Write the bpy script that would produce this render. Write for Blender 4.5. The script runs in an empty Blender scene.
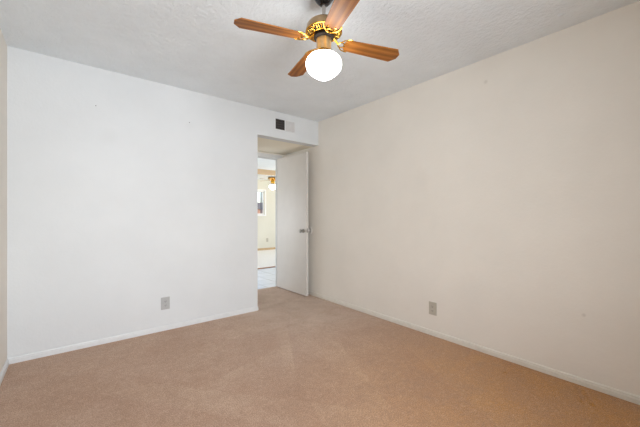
import bpy, bmesh, math, random
from mathutils import Vector, Matrix
from math import sin, cos, pi, radians, exp, sqrt

S = bpy.context.scene
COL = S.collection
EPS = 0.0

# ------------------------------------------------------------ camera
cd = bpy.data.cameras.new('camera')
cam = bpy.data.objects.new('camera', cd)
COL.objects.link(cam)
cam.location = (0, 0, 1.144)
cam.rotation_euler = (radians(90), 0, radians(-39))
cd.sensor_width = 36
cd.lens = 306 / 640 * 36
cd.shift_y = 1.5 / 640
cd.clip_start = 0.02
S.camera = cam

# ------------------------------------------------------------ world, exposure
w = bpy.data.worlds.new('sky'); S.world = w; w.use_nodes = True
wn = w.node_tree
bg = wn.nodes['Background']
sk = wn.nodes.new('ShaderNodeTexSky')
sk.sky_type = 'NISHITA'; sk.sun_disc = False
sk.sun_elevation = radians(50); sk.sun_rotation = radians(200)
sk.air_density = 1.0; sk.dust_density = 3.0
wn.links.new(sk.outputs[0], bg.inputs[0])
bg.inputs[1].default_value = 0.6

S.view_settings.view_transform = 'Standard'
S.view_settings.look = 'None'
S.view_settings.gamma = 1
S.view_settings.use_curve_mapping = False
S.view_settings.exposure = 0.0
S.cycles.use_denoising = True
S.cycles.max_bounces = 10
S.cycles.diffuse_bounces = 6
S.cycles.sample_clamp_indirect = 6
S.cycles.caustics_reflective = False
S.cycles.caustics_refractive = False


def area(name, loc, rot, sx, sy, energy, col, spread=180):
    d = bpy.data.lights.new(name, 'AREA'); d.shape = 'RECTANGLE'
    d.size = sx; d.size_y = sy; d.energy = energy; d.color = col
    d.spread = radians(spread)
    o = bpy.data.objects.new(name, d); COL.objects.link(o)
    o.location = loc; o.rotation_euler = rot
    return o

# daylight falling in through the window in the wall behind the camera (points to +y)
area('daylight_bedroom', (0.5, -1.58, 1.32), (radians(90), 0, 0), 1.36, 1.12, 43, (0.86, 0.92, 1.0), 100)
# added fill lamps at two made-up, unseen side windows (one points to -x, the other to +x)
area('added_living_room_light', (6.93, 6.6, 1.25), (radians(90), 0, radians(90)), 2.2, 1.7, 50, (0.95, 0.97, 1.0))
area('added_hall_light', (0.47, 6.2, 1.0), (radians(90), 0, radians(-90)), 2.0, 1.1, 36, (0.92, 0.95, 1.0))  # added to brighten the open door and alcove
GLOBE = 18.0          # strength of the lit glass shade
GLOBE_FAR = 28.0

# ------------------------------------------------------------ materials
def srgb(r, g, b):
    f = lambda v: (v / 255 / 12.92) if v / 255 <= 0.04045 else ((v / 255 + 0.055) / 1.055) ** 2.4
    return (f(r), f(g), f(b), 1)


class Mat:
    def __init__(s, name, col=(200, 200, 200), rough=0.6, metal=0.0, spec=0.5):
        s.m = bpy.data.materials.new(name); s.m.use_nodes = True
        s.nt = s.m.node_tree; s.b = s.nt.nodes['Principled BSDF']
        s.b.inputs['Base Color'].default_value = srgb(*col)
        s.b.inputs['Roughness'].default_value = rough
        s.b.inputs['Metallic'].default_value = metal
        s.b.inputs['Specular IOR Level'].default_value = spec
        s.tc = None

    def n(s, t, **kw):
        x = s.nt.nodes.new(t)
        for k, v in kw.items():
            if k in x.inputs.keys(): x.inputs[k].default_value = v
            else: setattr(x, k, v)
        return x

    def l(s, a, b): s.nt.links.new(a, b)

    def coord(s, scale=(1, 1, 1)):
        if s.tc is None: s.tc = s.n('ShaderNodeTexCoord')
        mp = s.n('ShaderNodeMapping'); mp.inputs['Scale'].default_value = scale
        s.l(s.tc.outputs['Object'], mp.inputs[0]); return mp.outputs[0]

    def noise(s, scale, detail=2, rough=0.5, stretch=(1, 1, 1), dist=0.0):
        x = s.n('ShaderNodeTexNoise', Scale=scale, Detail=detail, Roughness=rough, Distortion=dist)
        s.l(s.coord(stretch), x.inputs['Vector']); return x.outputs['Fac']

    def ramp(s, fac, stops):
        r = s.n('ShaderNodeValToRGB'); e = r.color_ramp.elements
        while len(e) < len(stops): e.new(0.5)
        for i, (p, c) in enumerate(stops): e[i].position = p; e[i].color = c
        s.l(fac, r.inputs[0]); return r.outputs[0]

    def mix(s, fac, a, b, mode='MIX'):
        x = s.n('ShaderNodeMix', data_type='RGBA', blend_type=mode)
        for i, v in ((0, fac), (6, a), (7, b)):
            if isinstance(v, (int, float, tuple)): x.inputs[i].default_value = v
            else: s.l(v, x.inputs[i])
        return x.outputs[2]

    def base(s, c): s.l(c, s.b.inputs['Base Color'])

    def bump(s, h, strength=0.3, dist=0.01, prev=None):
        x = s.n('ShaderNodeBump', Strength=strength, Distance=dist)
        s.l(h, x.inputs['Height'])
        if prev is not None: s.l(prev, x.inputs['Normal'])
        s.l(x.outputs[0], s.b.inputs['Normal']); return x.outputs[0]


def white(v=1.0): return (v, v, v, 1)


def wall_mat(name, col, bump=0.25, smudges=()):
    m = Mat(name, col, 0.65, spec=0.25)
    n = m.noise(1.3, 4, 0.6)
    tint = m.ramp(n, [(0.3, srgb(*[c - 5 for c in col])), (0.7, srgb(*[min(255, c + 2) for c in col]))])
    out = tint
    for (p, r, amt, sc) in smudges:
        sub = m.n('ShaderNodeVectorMath', operation='DISTANCE')
        m.l(m.coord(), sub.inputs[0]); sub.inputs[1].default_value = p
        mr = m.n('ShaderNodeMapRange'); mr.inputs[1].default_value = 0; mr.inputs[2].default_value = r
        mr.inputs[3].default_value = amt; mr.inputs[4].default_value = 0
        m.l(sub.outputs['Value'], mr.inputs[0])
        out = m.mix(mr.outputs[0], out, srgb(*sc))
    m.base(out)
    b = m.bump(m.noise(9, 3, 0.5), bump * 0.7, 0.01)
    m.bump(m.noise(55, 3, 0.55), bump, 0.004, b)
    return m.m


W_BACK = wall_mat('painted_wall_back', (220, 222, 222), 0.22,
                  [((0.262, 3.3, 1.84), 0.10, 0.10, (170, 168, 160)), ((0.95, 3.3, 2.08), 0.06, 0.08, (170, 168, 160))])
W_RIGHT = wall_mat('painted_wall_right', (237, 232, 223), 0.22,
                   [((2.67, 1.107, 2.248), 0.022, 0.30, (150, 140, 122)), ((2.67, 0.481, 0.473), 0.016, 0.35, (140, 130, 115)),
                    ((2.67, 1.7, 1.5), 0.10, 0.05, (170, 160, 145))])
W_PLAIN = wall_mat('painted_wall_plain', (234, 229, 219), 0.2)
W_LIVING = wall_mat('cream_wall_living_room', (222, 219, 206), 0.15)
W_PEACH = wall_mat('peach_soffit', (226, 196, 160), 0.15)


def ceiling_mat():
    m = Mat('textured_ceiling', (222, 222, 222), 0.8, spec=0.15)
    a = m.noise(3.5, 4, 0.6)
    m.base(m.ramp(a, [(0.3, srgb(231, 237, 241)), (0.7, srgb(238, 244, 248))]))
    k = m.noise(36, 4, 0.6, (1, 0.8, 1), 0.2)
    flat = m.ramp(k, [(0.40, white(0)), (0.60, white(1))])
    b = m.bump(flat, 0.5, 0.005)
    m.bump(m.noise(90, 2, 0.5), 0.2, 0.003, b)
    return m.m


CEIL = ceiling_mat()


def carpet_mat():
    m = Mat('beige_carpet', (190, 160, 136), 0.95, spec=0.08)
    at = m.n('ShaderNodeAttribute', attribute_name='nap')
    lo, hi = srgb(184, 146, 120), srgb(206, 172, 145)
    c = m.mix(at.outputs['Fac'], lo, hi)
    orange = m.n('ShaderNodeAttribute', attribute_name='orange_tint')
    c = m.mix(orange.outputs['Fac'], c, m.mix(at.outputs['Fac'], srgb(188, 122, 22), srgb(202, 138, 38)))
    sheen_at = m.n('ShaderNodeAttribute', attribute_name='painted_sheen')
    c = m.mix(sheen_at.outputs['Fac'], c, srgb(222, 202, 184))
    n1 = m.noise(2.2, 4, 0.65, (1, 1, 1), 0.4)
    c = m.mix(m.ramp(n1, [(0.40, white(0.35)), (0.62, white(0))]), c, srgb(168, 124, 88))
    n2 = m.noise(7, 5, 0.7)
    c = m.mix(m.ramp(n2, [(0.3, white(0.28)), (0.55, white(0))]), c, srgb(146, 110, 80))
    n4 = m.noise(32, 3, 0.7)
    c = m.mix(m.ramp(n4, [(0.36, white(0.22)), (0.52, white(0))]), c, srgb(140, 104, 78))
    c = m.mix(m.ramp(n4, [(0.54, white(0)), (0.72, white(0.25))]), c, srgb(232, 200, 176))
    n3 = m.noise(150, 3, 0.8)
    c = m.mix(m.ramp(n3, [(0.36, white(0.75)), (0.52, white(0))]), c, srgb(126, 94, 70))
    c = m.mix(m.ramp(n3, [(0.52, white(0)), (0.70, white(0.5))]), c, srgb(234, 208, 182))
    m.base(c)
    m.b.inputs['Sheen Weight'].default_value = 0.25
    m.b.inputs['Sheen Roughness'].default_value = 0.6
    b = m.bump(m.noise(170, 3, 0.7), 0.7, 0.006)
    m.bump(m.noise(24, 3, 0.6), 0.25, 0.01, b)
    return m.m


CARPET = carpet_mat()


def simple(name, col, rough=0.5, metal=0.0, spec=0.5, amp=3, scale=20, bump=0.0):
    m = Mat(name, col, rough, metal, spec)
    m.base(m.ramp(m.noise(scale, 3), [(0.3, srgb(*[max(0, c - amp) for c in col])), (0.7, srgb(*[min(255, c + amp) for c in col]))]))
    if bump: m.bump(m.noise(scale * 4, 2), bump, 0.002)
    return m.m


TRIM = simple('white_trim_paint', (222, 223, 222), 0.4, bump=0.05)
TRIM_C = simple('cream_trim_paint', (226, 221, 210), 0.4, bump=0.05)
DOORP = simple('white_door_paint', (217, 213, 207), 0.38, bump=0.06, amp=2, scale=6)
PLATE = simple('almond_outlet_plastic', (190, 184, 170), 0.45)
PLATE_G = simple('grey_outlet_plastic', (178, 178, 176), 0.45)
PLATE_D = simple('shadow_slot', (40, 38, 36), 0.7)
NICKEL = simple('satin_nickel', (176, 174, 170), 0.28, 1.0)
VENTM = simple('grey_vent_enamel', (206, 203, 200), 0.45)
DARKV = simple('dark_duct', (74, 68, 64), 0.9)
BUMPER = simple('white_rubber', (236, 230, 222), 0.6)
BLACKM = simple('black_gloss_enamel', (26, 24, 24), 0.12)
STEEL = simple('polished_steel_rod', (190, 184, 178), 0.25, 1.0)
ANTIQ = simple('antique_brass', (178, 150, 114), 0.30, 1.0, amp=12, scale=30)
GOLD = simple('polished_gold_brass', (214, 164, 66), 0.2, 1.0, amp=6, scale=30)
BRUSH = simple('brushed_brass', (214, 186, 142), 0.3, 1.0, amp=8, scale=60)
DARKG = simple('dark_vent_slot', (30, 20, 12), 0.6, spec=0.2)
TAN = simple('tan_wood_baseboard', (200, 170, 130), 0.5, amp=8)
RUSTM = simple('reddish_brown_threshold', (176, 134, 108), 0.6, amp=8)
FRAMEW = simple('white_window_frame', (240, 240, 240), 0.4)
SASH = simple('dark_grey_sash', (88, 92, 104), 0.4)
ROOFM = simple('dark_shingle_roof', (78, 72, 68), 0.9, amp=12)
GROUND = simple('dry_ground', (170, 155, 130), 0.95, amp=14, scale=2)


def wood_mat():
    m = Mat('oak_fan_blade', (170, 100, 48), 0.45, spec=0.2)
    w1 = m.n('ShaderNodeTexWave', wave_type='BANDS', bands_direction='Y', Scale=9, Distortion=6.0, Detail=3)
    w1.inputs['Detail Scale'].default_value = 1.5
    m.l(m.coord((0.10, 1, 1)), w1.inputs['Vector'])
    g = m.noise(60, 4, 0.7, (0.05, 1, 1))
    c = m.ramp(w1.outputs['Fac'], [(0.0, srgb(130, 78, 30)), (0.45, srgb(152, 94, 38)), (1.0, srgb(170, 110, 48))])
    c = m.mix(m.ramp(g, [(0.35, white(0.45)), (0.6, white(0))]), c, srgb(96, 54, 22))
    m.base(c)
    return m.m


WOOD = wood_mat()


def tile_mat():
    m = Mat('pale_floor_tile', (214, 218, 224), 0.25)
    b = m.n('ShaderNodeTexBrick', Scale=1.0)
    b.offset = 0.0
    b.inputs['Color1'].default_value = srgb(222, 228, 240); b.inputs['Color2'].default_value = srgb(230, 234, 244)
    b.inputs['Mortar'].default_value = srgb(176, 180, 188); b.inputs['Mortar Size'].default_value = 0.006
    b.inputs['Brick Width'].default_value = 0.3; b.inputs['Row Height'].default_value = 0.3
    m.l(m.coord(), b.inputs['Vector'])
    m.base(m.mix(m.ramp(m.noise(5, 4), [(0.35, white(0.25)), (0.65, white(0))]), b.outputs['Color'], srgb(190, 196, 206)))
    return m.m


def brick_mat():
    m = Mat('house_brick', (170, 120, 100), 0.9)
    b = m.n('ShaderNodeTexBrick', Scale=4.0)
    b.inputs['Color1'].default_value = srgb(190, 134, 112); b.inputs['Color2'].default_value = srgb(206, 156, 134)
    b.inputs['Mortar'].default_value = srgb(210, 196, 184)
    mp = m.coord(); cmb = m.n('ShaderNodeSeparateXYZ'); m.l(mp, cmb.inputs[0])
    j = m.n('ShaderNodeCombineXYZ'); m.l(cmb.outputs[0], j.inputs[0]); m.l(cmb.outputs[2], j.inputs[1])
    m.l(j.outputs[0], b.inputs['Vector']); m.base(b.outputs['Color'])
    return m.m


def glass_mat():
    m = Mat('window_glass', (255, 255, 255), 0.02)
    nt = m.nt
    tr = nt.nodes.new('ShaderNodeBsdfTransparent'); gl = nt.nodes.new('ShaderNodeBsdfGlossy')
    gl.inputs['Roughness'].default_value = 0.02
    fr = nt.nodes.new('ShaderNodeFresnel'); fr.inputs[0].default_value = 1.45
    mx = nt.nodes.new('ShaderNodeMixShader')
    nt.links.new(fr.outputs[0], mx.inputs[0]); nt.links.new(tr.outputs[0], mx.inputs[1]); nt.links.new(gl.outputs[0], mx.inputs[2])
    nt.links.new(mx.outputs[0], nt.nodes['Material Output'].inputs[0])
    return m.m


def globe_mat(name, strength, col=(1.0, 0.985, 0.95, 1)):
    m = Mat(name, (250, 246, 238), 0.25)
    m.b.inputs['Emission Color'].default_value = col
    m.b.inputs['Emission Strength'].default_value = strength
    return m.m


TILE, BRICK, GLASS = tile_mat(), brick_mat(), glass_mat()
GLOW = globe_mat('lit_opal_glass', GLOBE)
GLOW_FAR = globe_mat('lit_opal_glass_living_room', GLOBE_FAR, (1.0, 0.86, 0.62, 1))

# ------------------------------------------------------------ mesh helpers
def bm_new(): return bmesh.new()


def box(bm, x0, x1, y0, y1, z0, z1, bevel=0.0, seg=2):
    r = bmesh.ops.create_cube(bm, size=1)
    vs = r['verts']
    for v in vs:
        v.co = Vector(((x0 + x1) / 2 + v.co.x * (x1 - x0), (y0 + y1) / 2 + v.co.y * (y1 - y0), (z0 + z1) / 2 + v.co.z * (z1 - z0)))
    if bevel > 0:
        es = list({e for v in vs for e in v.link_edges})
        bmesh.ops.bevel(bm, geom=es, offset=bevel, segments=seg, profile=0.5, affect='EDGES')
    return vs


def lathe(bm, prof, n=48, c=(0, 0), axis='z', origin=(0, 0, 0)):
    """prof: (radius, height) pairs revolved about z (or another axis) through origin"""
    rings = []
    for r, h in prof:
        ring = []
        if r < 1e-6:
            ring = [bm.verts.new((0, 0, h))]
        else:
            for k in range(n):
                a = 2 * pi * k / n
                ring.append(bm.verts.new((r * cos(a), r * sin(a), h)))
        rings.append(ring)
    for a, b in zip(rings, rings[1:]):
        if len(a) == 1 and len(b) == 1: continue
        for k in range(n):
            k2 = (k + 1) % n
            if len(a) == 1: bm.faces.new((a[0], b[k], b[k2]))
            elif len(b) == 1: bm.faces.new((a[k], b[0], a[k2]))
            else: bm.faces.new((a[k], b[k], b[k2], a[k2]))
    M = {'z': Matrix.Identity(3), 'x': Matrix(((0, 0, 1), (0, 1, 0), (-1, 0, 0))), 'y': Matrix(((1, 0, 0), (0, 0, 1), (0, -1, 0)))}[axis]
    for ring in rings:
        for v in ring: v.co = M @ v.co + Vector(origin) + Vector((c[0], c[1], 0))
    for ring in (rings[0], rings[-1]):
        if len(ring) > 1:
            bm.faces.new(ring)


def tube(bm, pts, r, n=10, closed=False):
    pts = [Vector(p) for p in pts]
    rings = []
    L = len(pts)
    for i, p in enumerate(pts):
        if closed: t = (pts[(i + 1) % L] - pts[i - 1]).normalized()
        else: t = (pts[min(i + 1, L - 1)] - pts[max(i - 1, 0)]).normalized()
        up = Vector((0, 0, 1)) if abs(t.z) < 0.95 else Vector((1, 0, 0))
        a = t.cross(up).normalized(); b = a.cross(t)
        rr = r[i] if isinstance(r, (list, tuple)) else r
        rings.append([bm.verts.new(p + a * rr * cos(2 * pi * k / n) + b * rr * sin(2 * pi * k / n)) for k in range(n)])
    m = L if closed else L - 1
    for i in range(m):
        A, B = rings[i], rings[(i + 1) % L]
        for k in range(n): bm.faces.new((A[k], B[k], B[(k + 1) % n], A[(k + 1) % n]))
    if not closed:
        bm.faces.new(rings[0]); bm.faces.new(rings[-1])


def prism(bm, outline, z0, z1, bevel=0.0):
    lo = [bm.verts.new((x, y, z0)) for x, y in outline]; hi = [bm.verts.new((x, y, z1)) for x, y in outline]
    f1 = bm.faces.new(lo); f2 = bm.faces.new(hi)
    n = len(outline)
    for k in range(n): bm.faces.new((lo[k], lo[(k + 1) % n], hi[(k + 1) % n], hi[k]))
    if bevel:
        bmesh.ops.bevel(bm, geom=list(set(f1.edges) | set(f2.edges)), offset=bevel, segments=2, profile=0.5, affect='EDGES')


def obj(name, bm, mat, parent=None, smooth=False):
    bmesh.ops.recalc_face_normals(bm, faces=bm.faces)
    me = bpy.data.meshes.new(name); bm.to_mesh(me); bm.free()
    me.materials.append(mat)
    if smooth:
        for p in me.polygons: p.use_smooth = True
        me.set_sharp_from_angle(angle=radians(38))
    o = bpy.data.objects.new(name, me); COL.objects.link(o)
    if parent is not None: o.parent = parent
    return o


def struct(name, bm, mat, smooth=False, parent=None):
    o = obj(name, bm, mat, parent, smooth)
    if parent is None: o['kind'] = 'structure'
    return o


def thing(name, label, cat, loc=(0, 0, 0), rz=0.0, group=None):
    o = bpy.data.objects.new(name, None); COL.objects.link(o)
    o.location = loc; o.rotation_euler = (0, 0, rz); o.empty_display_size = 0.1
    o['label'] = label; o['category'] = cat
    if group: o['group'] = group
    return o


# ------------------------------------------------------------ room dimensions
XL, XR = -0.387, 2.665
YF, YB = -1.60, 3.33
H = 2.44
XA = 1.731          # left side of the entry alcove
YA = 4.20          # back of the entry alcove
ZS = 2.113         # soffit height over the alcove
T = 0.12
TD = 0.09          # thickness of the partition that holds the door
LX0, LX1, LY1 = 0.4, 7.0, 8.88   # living room beyond the hall
ZL = 2.29
YLOW = 7.77

# ------------------------------------------------------------ floor: a dense carpet sheet with its lay and its small ruckles
def seg_dist(x, y, a, b):
    dx, dy = b[0] - a[0], b[1] - a[1]
    t = max(0, min(1, ((x - a[0]) * dx + (y - a[1]) * dy) / (dx * dx + dy * dy)))
    qx, qy = a[0] + t * dx, a[1] + t * dy
    side = (x - a[0]) * dy - (y - a[1]) * dx
    return sqrt((x - qx) ** 2 + (y - qy) ** 2), side


RUCKLES = [((2.60, 0.47), (2.44, 0.40), 0.011, 0.012), ((2.585, 0.505), (2.43, 0.45), 0.011, 0.011),
           ((2.62, 0.90), (2.44, 0.88), 0.012, 0.010), ((2.60, 1.20), (2.45, 1.17), 0.012, 0.006)]
TRACKS = [((1.75, 2.72), (1.24, 1.80), 0.10, 0.55), ((1.60, 2.93), (1.02, 2.60), 0.09, 0.35),
          ((1.24, 1.80), (1.03, 1.2), 0.16, -0.3), ((0.45, 2.3), (1.25, 1.35), 0.14, 0.30),
          ((0.1, 2.45), (0.9, 1.4), 0.12, -0.3), ((2.1, 2.6), (1.5, 1.2), 0.16, 0.25),
          ((2.35, 1.8), (1.8, 0.7), 0.2, -0.25), ((0.75, 2.1), (1.5, 2.3), 0.12, 0.25)]


def carpet_height(x, y):
    z = 0.0
    for a, b, wd, h in RUCKLES:
        d, _ = seg_dist(x, y, a, b)
        if d < 4 * wd: z += h * exp(-(d / wd) ** 2)
    return z


def nap_value(x, y):
    v = 0.45
    for a, b, wd, amp in TRACKS:
        d, s = seg_dist(x, y, a, b)
        if d < wd * 2.2:
            # a vacuum stroke: pile laid one way, with one crisp edge
            v += 1.0 * amp * exp(-(d / wd) ** 2) * (1.0 if s > 0 else -0.35)
    v += 0.10 * sin(7 * (x * 0.8 - y * 0.6) + 1.2 * sin(3 * y))
    return max(0, min(1, v))


def orange_tint(x, y):
    # the carpet colour shifts to orange in a broad patch by the right wall
    d = sqrt(((x - 2.45) / 1.15) ** 2 + ((y - 0.25) / 1.35) ** 2)
    return max(0, min(1, 1.4 - d * 0.85)) if d < 1.64 else 0.0


def painted_sheen(x, y):
    # grazing sheen of the hall light, painted as paler pile around the doorway
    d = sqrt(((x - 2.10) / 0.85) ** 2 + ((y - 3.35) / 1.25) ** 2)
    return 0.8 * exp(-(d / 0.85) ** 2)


bm = bm_new()
lay = bm.verts.layers.float.new('nap'); lay2 = bm.verts.layers.float.new('orange_tint'); lay3 = bm.verts.layers.float.new('painted_sheen')
st = 0.009
nx = int((XR + 0.02 - XL + 0.02) / st); ny = int((YA + 0.06 - YF + 0.02) / st)
grid = {}
for i in range(nx + 1):
    for j in range(ny + 1):
        x = XL - 0.02 + (XR - XL + 0.04) * i / nx; y = YF - 0.02 + (YA + 0.06 - YF + 0.02) * j / ny
        if x < XA - 0.03 and y > YB + 0.03: continue
        v = bm.verts.new((x, y, carpet_height(x, y))); v[lay] = nap_value(x, y); v[lay2] = orange_tint(x, y); v[lay3] = painted_sheen(x, y); grid[i, j] = v
for (i, j), v in grid.items():
    q = [grid.get(k) for k in ((i + 1, j), (i + 1, j + 1), (i, j + 1))]
    if None not in q: bm.faces.new((v, *q))
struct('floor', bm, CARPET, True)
bm = bm_new(); box(bm, XL - T, XR + T, YF - T, YA + 0.06, -0.12, -0.004); struct('floor_slab', bm, TRIM_C)

# ------------------------------------------------------------ ceiling, walls
bm = bm_new(); box(bm, XL - T, XR + T, YF - T, YB + T, H, H + 0.1)
lathe(bm, [(0.016, H + 0.01), (0.015, H - 0.002), (0.010, H - 0.007), (0.0, H - 0.009)], 16, c=(2.456, 0.562))   # plaster lump
struct('ceiling', bm, CEIL)

bm = bm_new()
box(bm, XL - T, XA, YB, YB + T, 0, H)
box(bm, XA, XR, YB, YB + T, ZS, H)
bmesh.ops.remove_doubles(bm, verts=bm.verts, dist=1e-5)
struct('wall_back', bm, W_BACK)
bm = bm_new(); box(bm, XR, XR + T, YF - T, YA + T, 0, H); struct('wall_right', bm, W_RIGHT)
bm = bm_new(); box(bm, XL - T, XL, YF - T, YB, 0, H); struct('wall_left', bm, W_PLAIN)
# wall behind the camera, with its window opening
WX0, WX1, WZ0, WZ1 = -0.22, 1.22, 0.72, 1.92
bm = bm_new()
box(bm, XL, WX0, YF - T, YF, 0, H); box(bm, WX1, XR, YF - T, YF, 0, H)
box(bm, WX0, WX1, YF - T, YF, 0, WZ0); box(bm, WX0, WX1, YF - T, YF, WZ1, H)
struct('wall_front', bm, W_PLAIN)

# entry alcove
bm = bm_new(); box(bm, XA, XR, YB + T, YA, ZS, ZS + 0.08); struct('ceiling_alcove', bm, wall_mat('painted_soffit', (242, 234, 216), 0.2))
bm = bm_new(); box(bm, XA - T, XA, YB + T, YA + T, 0, H); struct('wall_alcove_left', bm, W_PLAIN)
DX0, DX1, DZ = 1.790, 2.552, 2.035
bm = bm_new()
box(bm, XA, DX0 - 0.02, YA, YA + TD, 0, H); box(bm, DX1 + 0.02, XR, YA, YA + TD, 0, H)
box(bm, DX0 - 0.02, DX1 + 0.02, YA, YA + TD, DZ + 0.02, H)
struct('wall_alcove_back', bm, W_PLAIN)

# door jamb and casing
bm = bm_new()
box(bm, DX0 - 0.02, DX0, YA - 0.004, YA + TD + 0.004, 0, DZ + 0.02); box(bm, DX1, DX1 + 0.02, YA - 0.004, YA + TD + 0.004, 0, DZ + 0.02)
box(bm, DX0, DX1, YA - 0.004, YA + TD + 0.004, DZ, DZ + 0.02)
box(bm, DX0, DX0 + 0.012, YA + 0.045, YA + 0.07, 0, DZ); box(bm, DX1 - 0.012, DX1, YA + 0.045, YA + 0.07, 0, DZ)
box(bm, DX0 + 0.012, DX1 - 0.012, YA + 0.045, YA + 0.07, DZ - 0.012, DZ)
struct('trim_1', bm, TRIM)
bm = bm_new()
box(bm, DX1 + 0.006, DX1 + 0.056, YA - 0.014, YA, 0, DZ + 0.055, 0.003)
box(bm, XA + 0.001, DX1 + 0.006, YA - 0.014, YA, DZ + 0.006, DZ + 0.055, 0.003)
struct('trim_2', bm, TRIM)

# baseboards: a low board with a rounded bead along its top
def baseboard(name, a, b, n, mat=TRIM, h=0.047, t=0.012):
    """a, b: ends on the wall line; n: unit normal into the room"""
    prof = [(0, 0), (t, 0), (t, h * 0.62), (t * 0.72, h * 0.70), (t * 0.80, h * 0.80), (t * 0.62, h * 0.93), (t * 0.30, h), (0, h)]
    bm = bm_new()
    A = [bm.verts.new((a[0] + n[0] * u, a[1] + n[1] * u, v)) for u, v in prof]
    B = [bm.verts.new((b[0] + n[0] * u, b[1] + n[1] * u, v)) for u, v in prof]
    k = len(prof)
    for i in range(k): bm.faces.new((A[i], A[(i + 1) % k], B[(i + 1) % k], B[i]))
    bm.faces.new(A); bm.faces.new(B)
    return struct(name, bm, mat)


baseboard('baseboard_back', (XL, YB), (XA, YB), (0, -1))
baseboard('baseboard_right', (XR, YF), (XR, YA - 0.014), (-1, 0), TRIM_C)
baseboard('baseboard_left', (XL, YF), (XL, YB - 0.012), (1, 0))
baseboard('baseboard_front', (XL + 0.012, YF), (XR - 0.012, YF), (0, 1))
baseboard('baseboard_alcove', (XA, YB), (XA, YA - 0.014), (1, 0))

# window in the wall behind the camera
def window(name, x0, x1, z0, z1, y0, y1, mull=None, inner=-1):
    bm = bm_new(); f = 0.045
    box(bm, x0, x0 + f, y0, y1, z0, z1); box(bm, x1 - f, x1, y0, y1, z0, z1)
    box(bm, x0 + f, x1 - f, y0, y1, z0, z0 + f); box(bm, x0 + f, x1 - f, y0, y1, z1 - f, z1)
    w_ = struct(name, bm, FRAMEW)
    bm = bm_new(); ym = (y0 + y1) / 2
    box(bm, x0 + f, x1 - f, ym - 0.003, ym + 0.003, z0 + f, z1 - f); obj('glass_pane', bm, GLASS, w_)
    bm = bm_new(); xm = mull if mull else (x0 + x1) / 2
    box(bm, xm - 0.016, xm + 0.016, ym - 0.02, ym + 0.02, z0 + f, z1 - f, 0.003); obj('sash_rail', bm, SASH if mull else FRAMEW, w_)
    return w_


window('window_1', WX0, WX1, WZ0, WZ1, YF - 0.11, YF - 0.04)

# ------------------------------------------------------------ the open door
door = bpy.data.objects.new('door_1', None); COL.objects.link(door)
DW = 0.757
door.location = (DX1 - 0.037, YA - 0.008, 0.0)
hx, hy = door.location.x, door.location.y
# leaf in local coordinates: hinge edge at x=0, runs to +x; its face towards the room is local -y side after turning
ang = math.atan2(-0.757, 0.023)
door.rotation_euler = (0, 0, ang)
door['kind'] = 'structure'
door['label'] = 'plain white flush door standing open against the right wall'
bm = bm_new(); box(bm, 0, DW, 0.0, 0.035, 0.012, 2.028, 0.0015); obj('door_panel', bm, DOORP, door)
# local +y points to +x world?  leaf runs towards -y world, so local +y is world +x side


def knob_set(sy, y_face):
    e = bm_new()
    prof = [(0.032, 0.0), (0.032, 0.004), (0.026, 0.009), (0.014, 0.012), (0.011, 0.018), (0.011, 0.030), (0.018, 0.036), (0.026, 0.044),
            (0.0275, 0.053), (0.024, 0.060), (0.012, 0.064), (0.0, 0.065)]
    lathe(e, [(r, h * sy) for r, h in prof], 28, axis='y', origin=(DW - 0.072, y_face, 0.92))
    return obj('door_knob', e, NICKEL, door, True)


k1 = knob_set(-1, 0.0)
k2 = knob_set(1, 0.035)
bm = bm_new(); box(bm, DW - 0.001, DW + 0.0015, 0.007, 0.028, 0.895, 0.955, 0.0005)
lathe(bm, [(0.0, 0.010), (0.007, 0.009), (0.008, 0.0)], 12, axis='x', origin=(DW, 0.0175, 0.925))
obj('latch_plate', bm, NICKEL, door)
for z in (0.22, 1.02, 1.82):
    bm = bm_new(); lathe(bm, [(0.006, z - 0.045), (0.006, z + 0.045)], 12, c=(-0.002, 0.037)); obj('hinge', bm, NICKEL, door, True)

# round rubber bumper on the wall behind the knob
bm = bm_new(); lathe(bm, [(0.050, 0), (0.050, -0.005), (0.045, -0.011), (0.026, -0.010), (0.020, -0.007), (0.0, -0.007)], 32, axis='x', origin=(0, 0, 0))
o = obj('wall_bumper', bm, BUMPER, None, True); o.location = (XR, 3.515, 0.92)
o['label'] = 'round white door stop disc on the wall beside the door knob'; o['category'] = 'door stop'

# ------------------------------------------------------------ outlets
def outlet_proto(name, label, mat):
    t = thing(name, label, 'outlet')
    bm = bm_new(); box(bm, -0.040, 0.040, -0.006, 0, -0.061, 0.061, 0.003); obj('cover_plate', bm, mat, t)
    for s in (-1, 1):
        bm = bm_new()
        n = 24; out = []
        for k in range(n):
            a = 2 * pi * k / n
            out.append((0.0165 * cos(a), max(-0.012, min(0.012, 0.0165 * sin(a)))))
        vs0 = [bm.verts.new((x, -0.0085, z + s * 0.0195)) for x, z in out]; vs1 = [bm.verts.new((x, -0.005, z + s * 0.0195)) for x, z in out]
        bm.faces.new(vs0); bm.faces.new(vs1)
        for k in range(n): bm.faces.new((vs0[k], vs0[(k + 1) % n], vs1[(k + 1) % n], vs1[k]))
        r = obj('receptacle', bm, mat, t)
        bm = bm_new()
        for sx in (-1, 1): box(bm, sx * 0.0062 - 0.0012, sx * 0.0062 + 0.0012, -0.0092, -0.008, s * 0.0195 - 0.002, s * 0.0195 + 0.007)
        box(bm, -0.0022, 0.0022, -0.0092, -0.008, s * 0.0195 - 0.0085, s * 0.0195 - 0.0045)
        obj('slots', bm, PLATE_D, r)
    bm = bm_new(); lathe(bm, [(0.003, 0.006), (0.003, 0.0075), (0.0, 0.008)], 12)
    for v in bm.verts: v.co = Vector((v.co.x, -v.co.z, v.co.y))
    obj('screw', bm, NICKEL, t)
    return t


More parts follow.
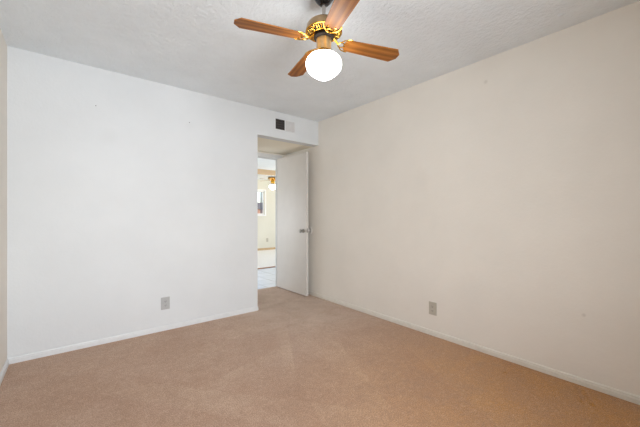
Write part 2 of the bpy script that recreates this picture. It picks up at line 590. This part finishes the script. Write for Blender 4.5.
o1 = outlet_proto('wall_outlet', 'grey duplex outlet low on the white wall left of the doorway', PLATE_G)
o1.location = (0.719, YB, 0.268)
o2 = outlet_proto('wall_outlet', 'beige duplex outlet low on the long right wall', PLATE)
o2.location = (XR, 1.585, 0.256); o2.rotation_euler.z = radians(-90)
o3 = outlet_proto('wall_outlet', 'tiny beige outlet on the far room wall seen through the doorway', PLATE)
o3.location = (4.965, LY1, 0.325)

# ------------------------------------------------------------ air vent over the doorway
vt = thing('air_vent', 'two-part grey air vent above the doorway, left half dark', 'vent', (2.119, YB, 2.289))
VW, VH = 0.150, 0.071
SLATD = simple('shaded_louvre', (104, 98, 94), 0.6)  # darker copy for the left slats, their shade put into the colour
bm = bm_new()
box(bm, -VW, VW, -0.008, 0, VH - 0.007, VH, 0.002); box(bm, -VW, VW, -0.008, 0, -VH, -VH + 0.007, 0.002)
box(bm, -VW, -VW + 0.007, -0.008, 0, -VH + 0.006, VH - 0.006, 0.001); box(bm, VW - 0.007, VW, -0.008, 0, -VH + 0.006, VH - 0.006, 0.001)
box(bm, -0.007, 0.007, -0.008, 0, -VH + 0.006, VH - 0.006, 0.001)
obj('vent_frame', bm, TRIM, vt)
bm = bm_new(); box(bm, -VW + 0.007, VW - 0.007, -0.0012, -0.0002, -VH + 0.007, VH - 0.007); obj('duct_backing', bm, DARKV, vt)
for half, tilt in ((-1, 58), (1, -28)):
    bm = bm_new()
    a0, a1 = (-VW + 0.007, -0.007) if half < 0 else (0.007, VW - 0.007)
    n = 11
    for k in range(n):
        cx = a0 + (a1 - a0) * (k + 0.5) / n
        vs = box(bm, -0.0055, 0.0055, -0.0004, 0.0004, -VH + 0.007, VH - 0.007)
        M = Matrix.Rotation(radians(tilt), 3, 'Z')
        for v in vs: v.co = M @ v.co + Vector((cx, -0.0062, 0))
    for zz in (-0.028, 0.0, 0.028): box(bm, a0, a1, -0.003, -0.0018, zz - 0.0015, zz + 0.0015)
    l_ = obj('louvre_bank', bm, SLATD if half < 0 else VENTM, vt)
    if half < 0: l_['label'] = 'dark open louvres'

# two small dark nails left in the back wall
for (x, z, lab) in ((0.161, 2.102, 'tiny dark nail high on the white wall near the left corner'),
                    (0.945, 2.104, 'tiny nail high on the white wall between left corner and vent')):
    bm = bm_new(); lathe(bm, [(0.0035, -0.012), (0.0035, -0.010), (0.0015, -0.010), (0.0015, 0.004)], 12, axis='y', origin=(0, 0, 0))
    for v in bm.verts: v.co.y = v.co.y
    o = obj('nail', bm, PLATE_D, None, True); o.location = (x, YB, z)
    o['label'] = lab; o['category'] = 'nail'

# ------------------------------------------------------------ ceiling fans
def blade_meshes(root, az, zc, r0, r1, pitch, droop=0.0):
    """one blade lying along local +x, turned to az; its gold iron is a sub-part"""
    bm = bm_new()
    w0, w1, ch = 0.046, 0.060, 0.034
    out = []
    for k in range(9):                      # rounded root
        a = pi / 2 + pi * k / 8
        out.append((r0 + 0.030 + 0.030 * cos(a), w0 * sin(a) if abs(sin(a)) < 0.999 else w0 * (1 if sin(a) > 0 else -1)))
    out += [(r1 - ch, -w1), (r1, -w1 + 0.040), (r1, w1 - 0.040), (r1 - ch, w1)]
    prism(bm, out, -0.003, 0.003, 0.0012)
    M = Matrix.Rotation(radians(pitch), 3, 'X')
    for v in bm.verts: v.co = M @ v.co
    b = obj('blade', bm, WOOD, root)
    b.location = (0, 0, zc); b.rotation_euler = (0, radians(droop), az)
    bm = bm_new()
    # arm down from the motor, a small open loop, and prongs that hug the rounded root of the blade
    tube(bm, [(0.050, 0, 0.030), (0.070, 0, 0.020), (0.086, 0, 0.004), (0.096, 0, -0.004)], [0.010, 0.008, 0.007, 0.006], 10)
    for s in (-1, 1):
        tube(bm, [M @ Vector(p) for p in ((0.090, s * 0.003, -0.002), (0.100, s * 0.016, -0.003), (0.112, s * 0.021, -0.004), (0.124, s * 0.015, -0.005), (0.134, s * 0.004, -0.006))], 0.0036, 8)
        tube(bm, [M @ Vector(p) for p in ((0.106, s * 0.020, -0.003), (0.116, s * 0.034, -0.003), (r0 + 0.004, s * 0.044, -0.003), (r0 + 0.022, s * 0.0500, -0.002), (r0 + 0.040, s * 0.0500, -0.001))], 0.0036, 8)
        q = M @ Vector((r0 + 0.018, s * 0.022, -0.005)); lathe(bm, [(0.005, -0.002), (0.005, 0.002)], 10, origin=q)
    tube(bm, [M @ Vector((0.112 + 0.020 * cos(a), 0.024 * sin(a), -0.003)) for a in [pi / 2 + pi * k / 10 for k in range(11)]], 0.003, 8)
    obj('blade_iron', bm, GOLD, b, True)
    return b


def ceiling_fan(label, x, y, ztop, az, glow, hugger=False):
    t = thing('ceiling_fan', label, 'ceiling fan', (x, y, ztop))
    if not hugger:
        Z = -2.44                           # heights below are written as heights above the floor
        bm = bm_new(); lathe(bm, [(0.060, 2.44), (0.060, 2.432), (0.054, 2.415), (0.042, 2.398), (0.030, 2.386), (0.014, 2.381)], 40)
        for v in bm.verts: v.co.z += Z
        obj('canopy', bm, BLACKM, t, True)
        bm = bm_new(); lathe(bm, [(0.0105, 2.383), (0.0105, 2.300), (0.020, 2.300), (0.022, 2.282)], 24)
        for v in bm.verts: v.co.z += Z
        obj('downrod', bm, STEEL, t, True)
        bm = bm_new()
        lathe(bm, [(0.018, 2.289), (0.045, 2.287), (0.072, 2.280), (0.092, 2.268), (0.101, 2.255), (0.103, 2.236), (0.106, 2.232), (0.106, 2.224), (0.102, 2.219), (0.060, 2.207), (0.030, 2.205)], 56)
        for v in bm.verts: v.co.z += Z
        mh = obj('motor_housing', bm, ANTIQ, t, True)
        # pierced gold ring on the underside: rim, inner rim, petals
        bm = bm_new()
        for r_, z_, tr in ((0.104, 2.219, 0.0042), (0.066, 2.206, 0.0036)):
            tube(bm, [(r_ * cos(2 * pi * k / 56), r_ * sin(2 * pi * k / 56), z_ + Z) for k in range(56)], tr, 8, True)
        for k in range(20):
            a = 2 * pi * k / 20; da = pi / 20 * 0.55
            ring = []
            for q in range(12):
                b_ = 2 * pi * q / 12
                rr = 0.085 + 0.0165 * cos(b_); aa = a + da * sin(b_) * (1.0 + 0.35 * cos(b_))
                ring.append((rr * cos(aa), rr * sin(aa), 2.2125 + (rr - 0.085) * 0.34 + Z))
            tube(bm, ring, 0.0026, 6, True)
        obj('filigree_ring', bm, GOLD, mh, True)
        bm = bm_new(); lathe(bm, [(0.099, 2.2165), (0.068, 2.2070), (0.068, 2.2110), (0.099, 2.2200)], 48)
        for v in bm.verts: v.co.z += Z
        obj('vent_slots', bm, DARKG, mh, True)
        zb, zo = 2.171 + Z, Z
        bm = bm_new(); lathe(bm, [(0.058, 2.210), (0.062, 2.200), (0.060, 2.186), (0.044, 2.178)], 40)
        for v in bm.verts: v.co.z += Z
        obj('flywheel', bm, DARKG, t, True)
        bm = bm_new(); lathe(bm, [(0.030, 2.184), (0.043, 2.182), (0.044, 2.174), (0.0425, 2.118), (0.046, 2.106), (0.050, 2.100)], 40)
    else:
        zo = 1.985 - 2.026 - ztop; Z = zo
        bm = bm_new(); lathe(bm, [(0.075, 2.29), (0.13, 2.275), (0.145, 2.25), (0.14, 2.225), (0.09, 2.212), (0.05, 2.21)], 40)
        for v in bm.verts: v.co.z -= ztop
        mh = obj('motor_housing', bm, ANTIQ, t, True)
        bm = bm_new(); tube(bm, [(0.142 * cos(2 * pi * k / 40), 0.142 * sin(2 * pi * k / 40), 2.232 - ztop) for k in range(40)], 0.006, 8, True)
        obj('brass_band', bm, GOLD, mh, True)
        zb = 2.195 - ztop
        bm = bm_new(); lathe(bm, [(0.050, 2.255), (0.055, 2.245), (0.060, 2.16), (0.052, 2.130), (0.043, 2.126)], 40)
    for v in bm.verts: v.co.z += Z
    obj('switch_housing', bm, BRUSH if not hugger else GOLD, t, True)
    bm = bm_new(); lathe(bm, [(0.036, 2.104), (0.050, 2.102), (0.055, 2.097), (0.057, 2.090), (0.056, 2.082), (0.052, 2.082)], 44)
    for v in bm.verts: v.co.z += Z
    obj('shade_fitter', bm, GOLD, t, True)
    prof = [(0.0, 2.086), (0.050, 2.086), (0.055, 2.085), (0.068, 2.082), (0.084, 2.074), (0.097, 2.060), (0.104, 2.043), (0.105, 2.027), (0.101, 2.009), (0.091, 1.992),
            (0.075, 1.976), (0.056, 1.9625), (0.036, 1.951), (0.020, 1.943), (0.008, 1.937), (0.0, 1.934)]
    bm = bm_new(); lathe(bm, prof, 56)
    for v in bm.verts: v.co.z += Z
    obj('glass_shade', bm, glow, t, True)
    for k in range(4):
        blade_meshes(t, az + k * pi / 2 + radians((0, 4.5, 0, -3.5)[k]), zb, 0.128, 0.512, -9)
    return t


ceiling_fan('four-blade brass and oak ceiling fan with lit white globe, hanging in this room', 1.153, 1.388, H, radians(-18.5), GLOW)
ceiling_fan('small distant brass ceiling fan with lit globe seen through the doorway', 4.67, 8.02, ZL, radians(12), GLOW_FAR, True)

# ------------------------------------------------------------ hall and living room beyond the door
bm = bm_new(); box(bm, LX0, LX1, YA + 0.06, 5.85, -0.1, 0.0); struct('floor_hall', bm, TILE)
bm = bm_new(); box(bm, LX0, LX1, 5.85, LY1, -0.1, 0.004)
fl = struct('floor_living_room', bm, simple('pale_carpet', (236, 232, 226), 0.95, spec=0.1, amp=6, scale=30, bump=0.3))
bm = bm_new(); box(bm, LX0, LX1, 5.83, 5.90, 0.0, 0.014, 0.004); struct('trim_3', bm, RUSTM)
bm = bm_new(); box(bm, LX0 - T, LX1 + T, YB + T, LY1 + T, H, H + 0.1)
struct('ceiling_hall', bm, CEIL)
bm = bm_new(); box(bm, LX0, LX1, YLOW, LY1, ZL, H); o = struct('ceiling_dropped', bm, CEIL)
o.data.materials.append(W_PEACH)
for p in o.data.polygons:
    if p.normal.y < -0.9: p.material_index = 1
HY0, HY1, HZ0, HZ1 = 5.15, 7.25, 0.45, 2.05
bm = bm_new(); box(bm, LX0 - T, LX0, YA, HY0, 0, H); box(bm, LX0 - T, LX0, HY1, LY1 + T, 0, H)
box(bm, LX0 - T, LX0, HY0, HY1, 0, HZ0); box(bm, LX0 - T, LX0, HY0, HY1, HZ1, H); struct('wall_hall_left', bm, W_LIVING)
bm = bm_new()
box(bm, LX0 - 0.09, LX0 - 0.03, HY0, HY0 + 0.05, HZ0, HZ1); box(bm, LX0 - 0.09, LX0 - 0.03, HY1 - 0.05, HY1, HZ0, HZ1)
box(bm, LX0 - 0.09, LX0 - 0.03, HY0 + 0.05, HY1 - 0.05, HZ0, HZ0 + 0.05); box(bm, LX0 - 0.09, LX0 - 0.03, HY0 + 0.05, HY1 - 0.05, HZ1 - 0.05, HZ1)
w4 = struct('added_window_4', bm, FRAMEW)  # unseen window, added to go with the hall fill lamp
bm = bm_new(); box(bm, LX0 - 0.063, LX0 - 0.057, HY0 + 0.05, HY1 - 0.05, HZ0 + 0.05, HZ1 - 0.05); obj('glass_pane', bm, GLASS, w4)
bm = bm_new(); box(bm, LX0, XA - T, YA, YA + T, 0, H); struct('wall_hall_front', bm, W_LIVING)
bm = bm_new(); box(bm, XR + T, LX1 + T, YA, YA + T, 0, H); struct('wall_hall_front_right', bm, W_LIVING)
# right wall of the living room with an unseen window added for light
bm = bm_new(); RY0, RY1, RZ0, RZ1 = 5.5, 7.7, 0.4, 2.1
box(bm, LX1, LX1 + T, YA + T, RY0, 0, H); box(bm, LX1, LX1 + T, RY1, LY1 + T, 0, H)
box(bm, LX1, LX1 + T, RY0, RY1, 0, RZ0); box(bm, LX1, LX1 + T, RY0, RY1, RZ1, H)
struct('wall_living_room_right', bm, W_LIVING)
bm = bm_new()
box(bm, LX1 + 0.03, LX1 + 0.09, RY0, RY0 + 0.05, RZ0, RZ1); box(bm, LX1 + 0.03, LX1 + 0.09, RY1 - 0.05, RY1, RZ0, RZ1)
box(bm, LX1 + 0.03, LX1 + 0.09, RY0 + 0.05, RY1 - 0.05, RZ0, RZ0 + 0.05); box(bm, LX1 + 0.03, LX1 + 0.09, RY0 + 0.05, RY1 - 0.05, RZ1 - 0.05, RZ1)
w3 = struct('added_window_3', bm, FRAMEW)
bm = bm_new(); box(bm, LX1 + 0.057, LX1 + 0.063, RY0 + 0.05, RY1 - 0.05, RZ0 + 0.05, RZ1 - 0.05); obj('glass_pane', bm, GLASS, w3)
# far wall with its window
FX0, FX1, FZ0, FZ1 = 4.02, 4.88, 1.15, 1.93
bm = bm_new()
box(bm, LX0, FX0, LY1, LY1 + T, 0, H); box(bm, FX1, LX1, LY1, LY1 + T, 0, H)
box(bm, FX0, FX1, LY1, LY1 + T, 0, FZ0); box(bm, FX0, FX1, LY1, LY1 + T, FZ1, H)
struct('wall_living_room_back', bm, W_LIVING)
window('window_2', FX0, FX1, FZ0, FZ1, LY1 + 0.03, LY1 + 0.09, 4.775)
bm = bm_new()
box(bm, FX0 - 0.04, FX0 + 0.005, LY1 - 0.012, LY1, FZ0 - 0.04, FZ1 + 0.04); box(bm, FX1 - 0.005, FX1 + 0.04, LY1 - 0.012, LY1, FZ0 - 0.04, FZ1 + 0.04)
box(bm, FX0, FX1, LY1 - 0.012, LY1, FZ1 - 0.005, FZ1 + 0.04); box(bm, FX0, FX1, LY1 - 0.03, LY1, FZ0 - 0.04, FZ0 + 0.005)
struct('trim_4', bm, FRAMEW)
baseboard('baseboard_living_room', (LX0, LY1), (LX1, LY1), (0, -1), TAN, 0.07, 0.014)

# outside: ground and the low brick house beyond the far window
bm = bm_new(); box(bm, -20, 45, -25, 50, -0.9, -0.8); struct('ground', bm, GROUND)
hs = thing('house', 'low brick house with dark roof outside the far room window', 'house', (13.5, 25, -0.8))
bm = bm_new(); box(bm, -6, 6, 0, 6, 0, 2.5); obj('wall', bm, BRICK, hs)
bm = bm_new()
v = [bm.verts.new(p) for p in ((-6.4, -0.4, 2.45), (6.4, -0.4, 2.45), (6.4, 6.4, 2.45), (-6.4, 6.4, 2.45), (-5, 3, 3.2), (5, 3, 3.2))]
for f in ((0, 1, 5, 4), (1, 2, 5), (2, 3, 4, 5), (3, 0, 4), (0, 3, 2, 1)): bm.faces.new([v[i] for i in f])
obj('roof', bm, ROOFM, hs)
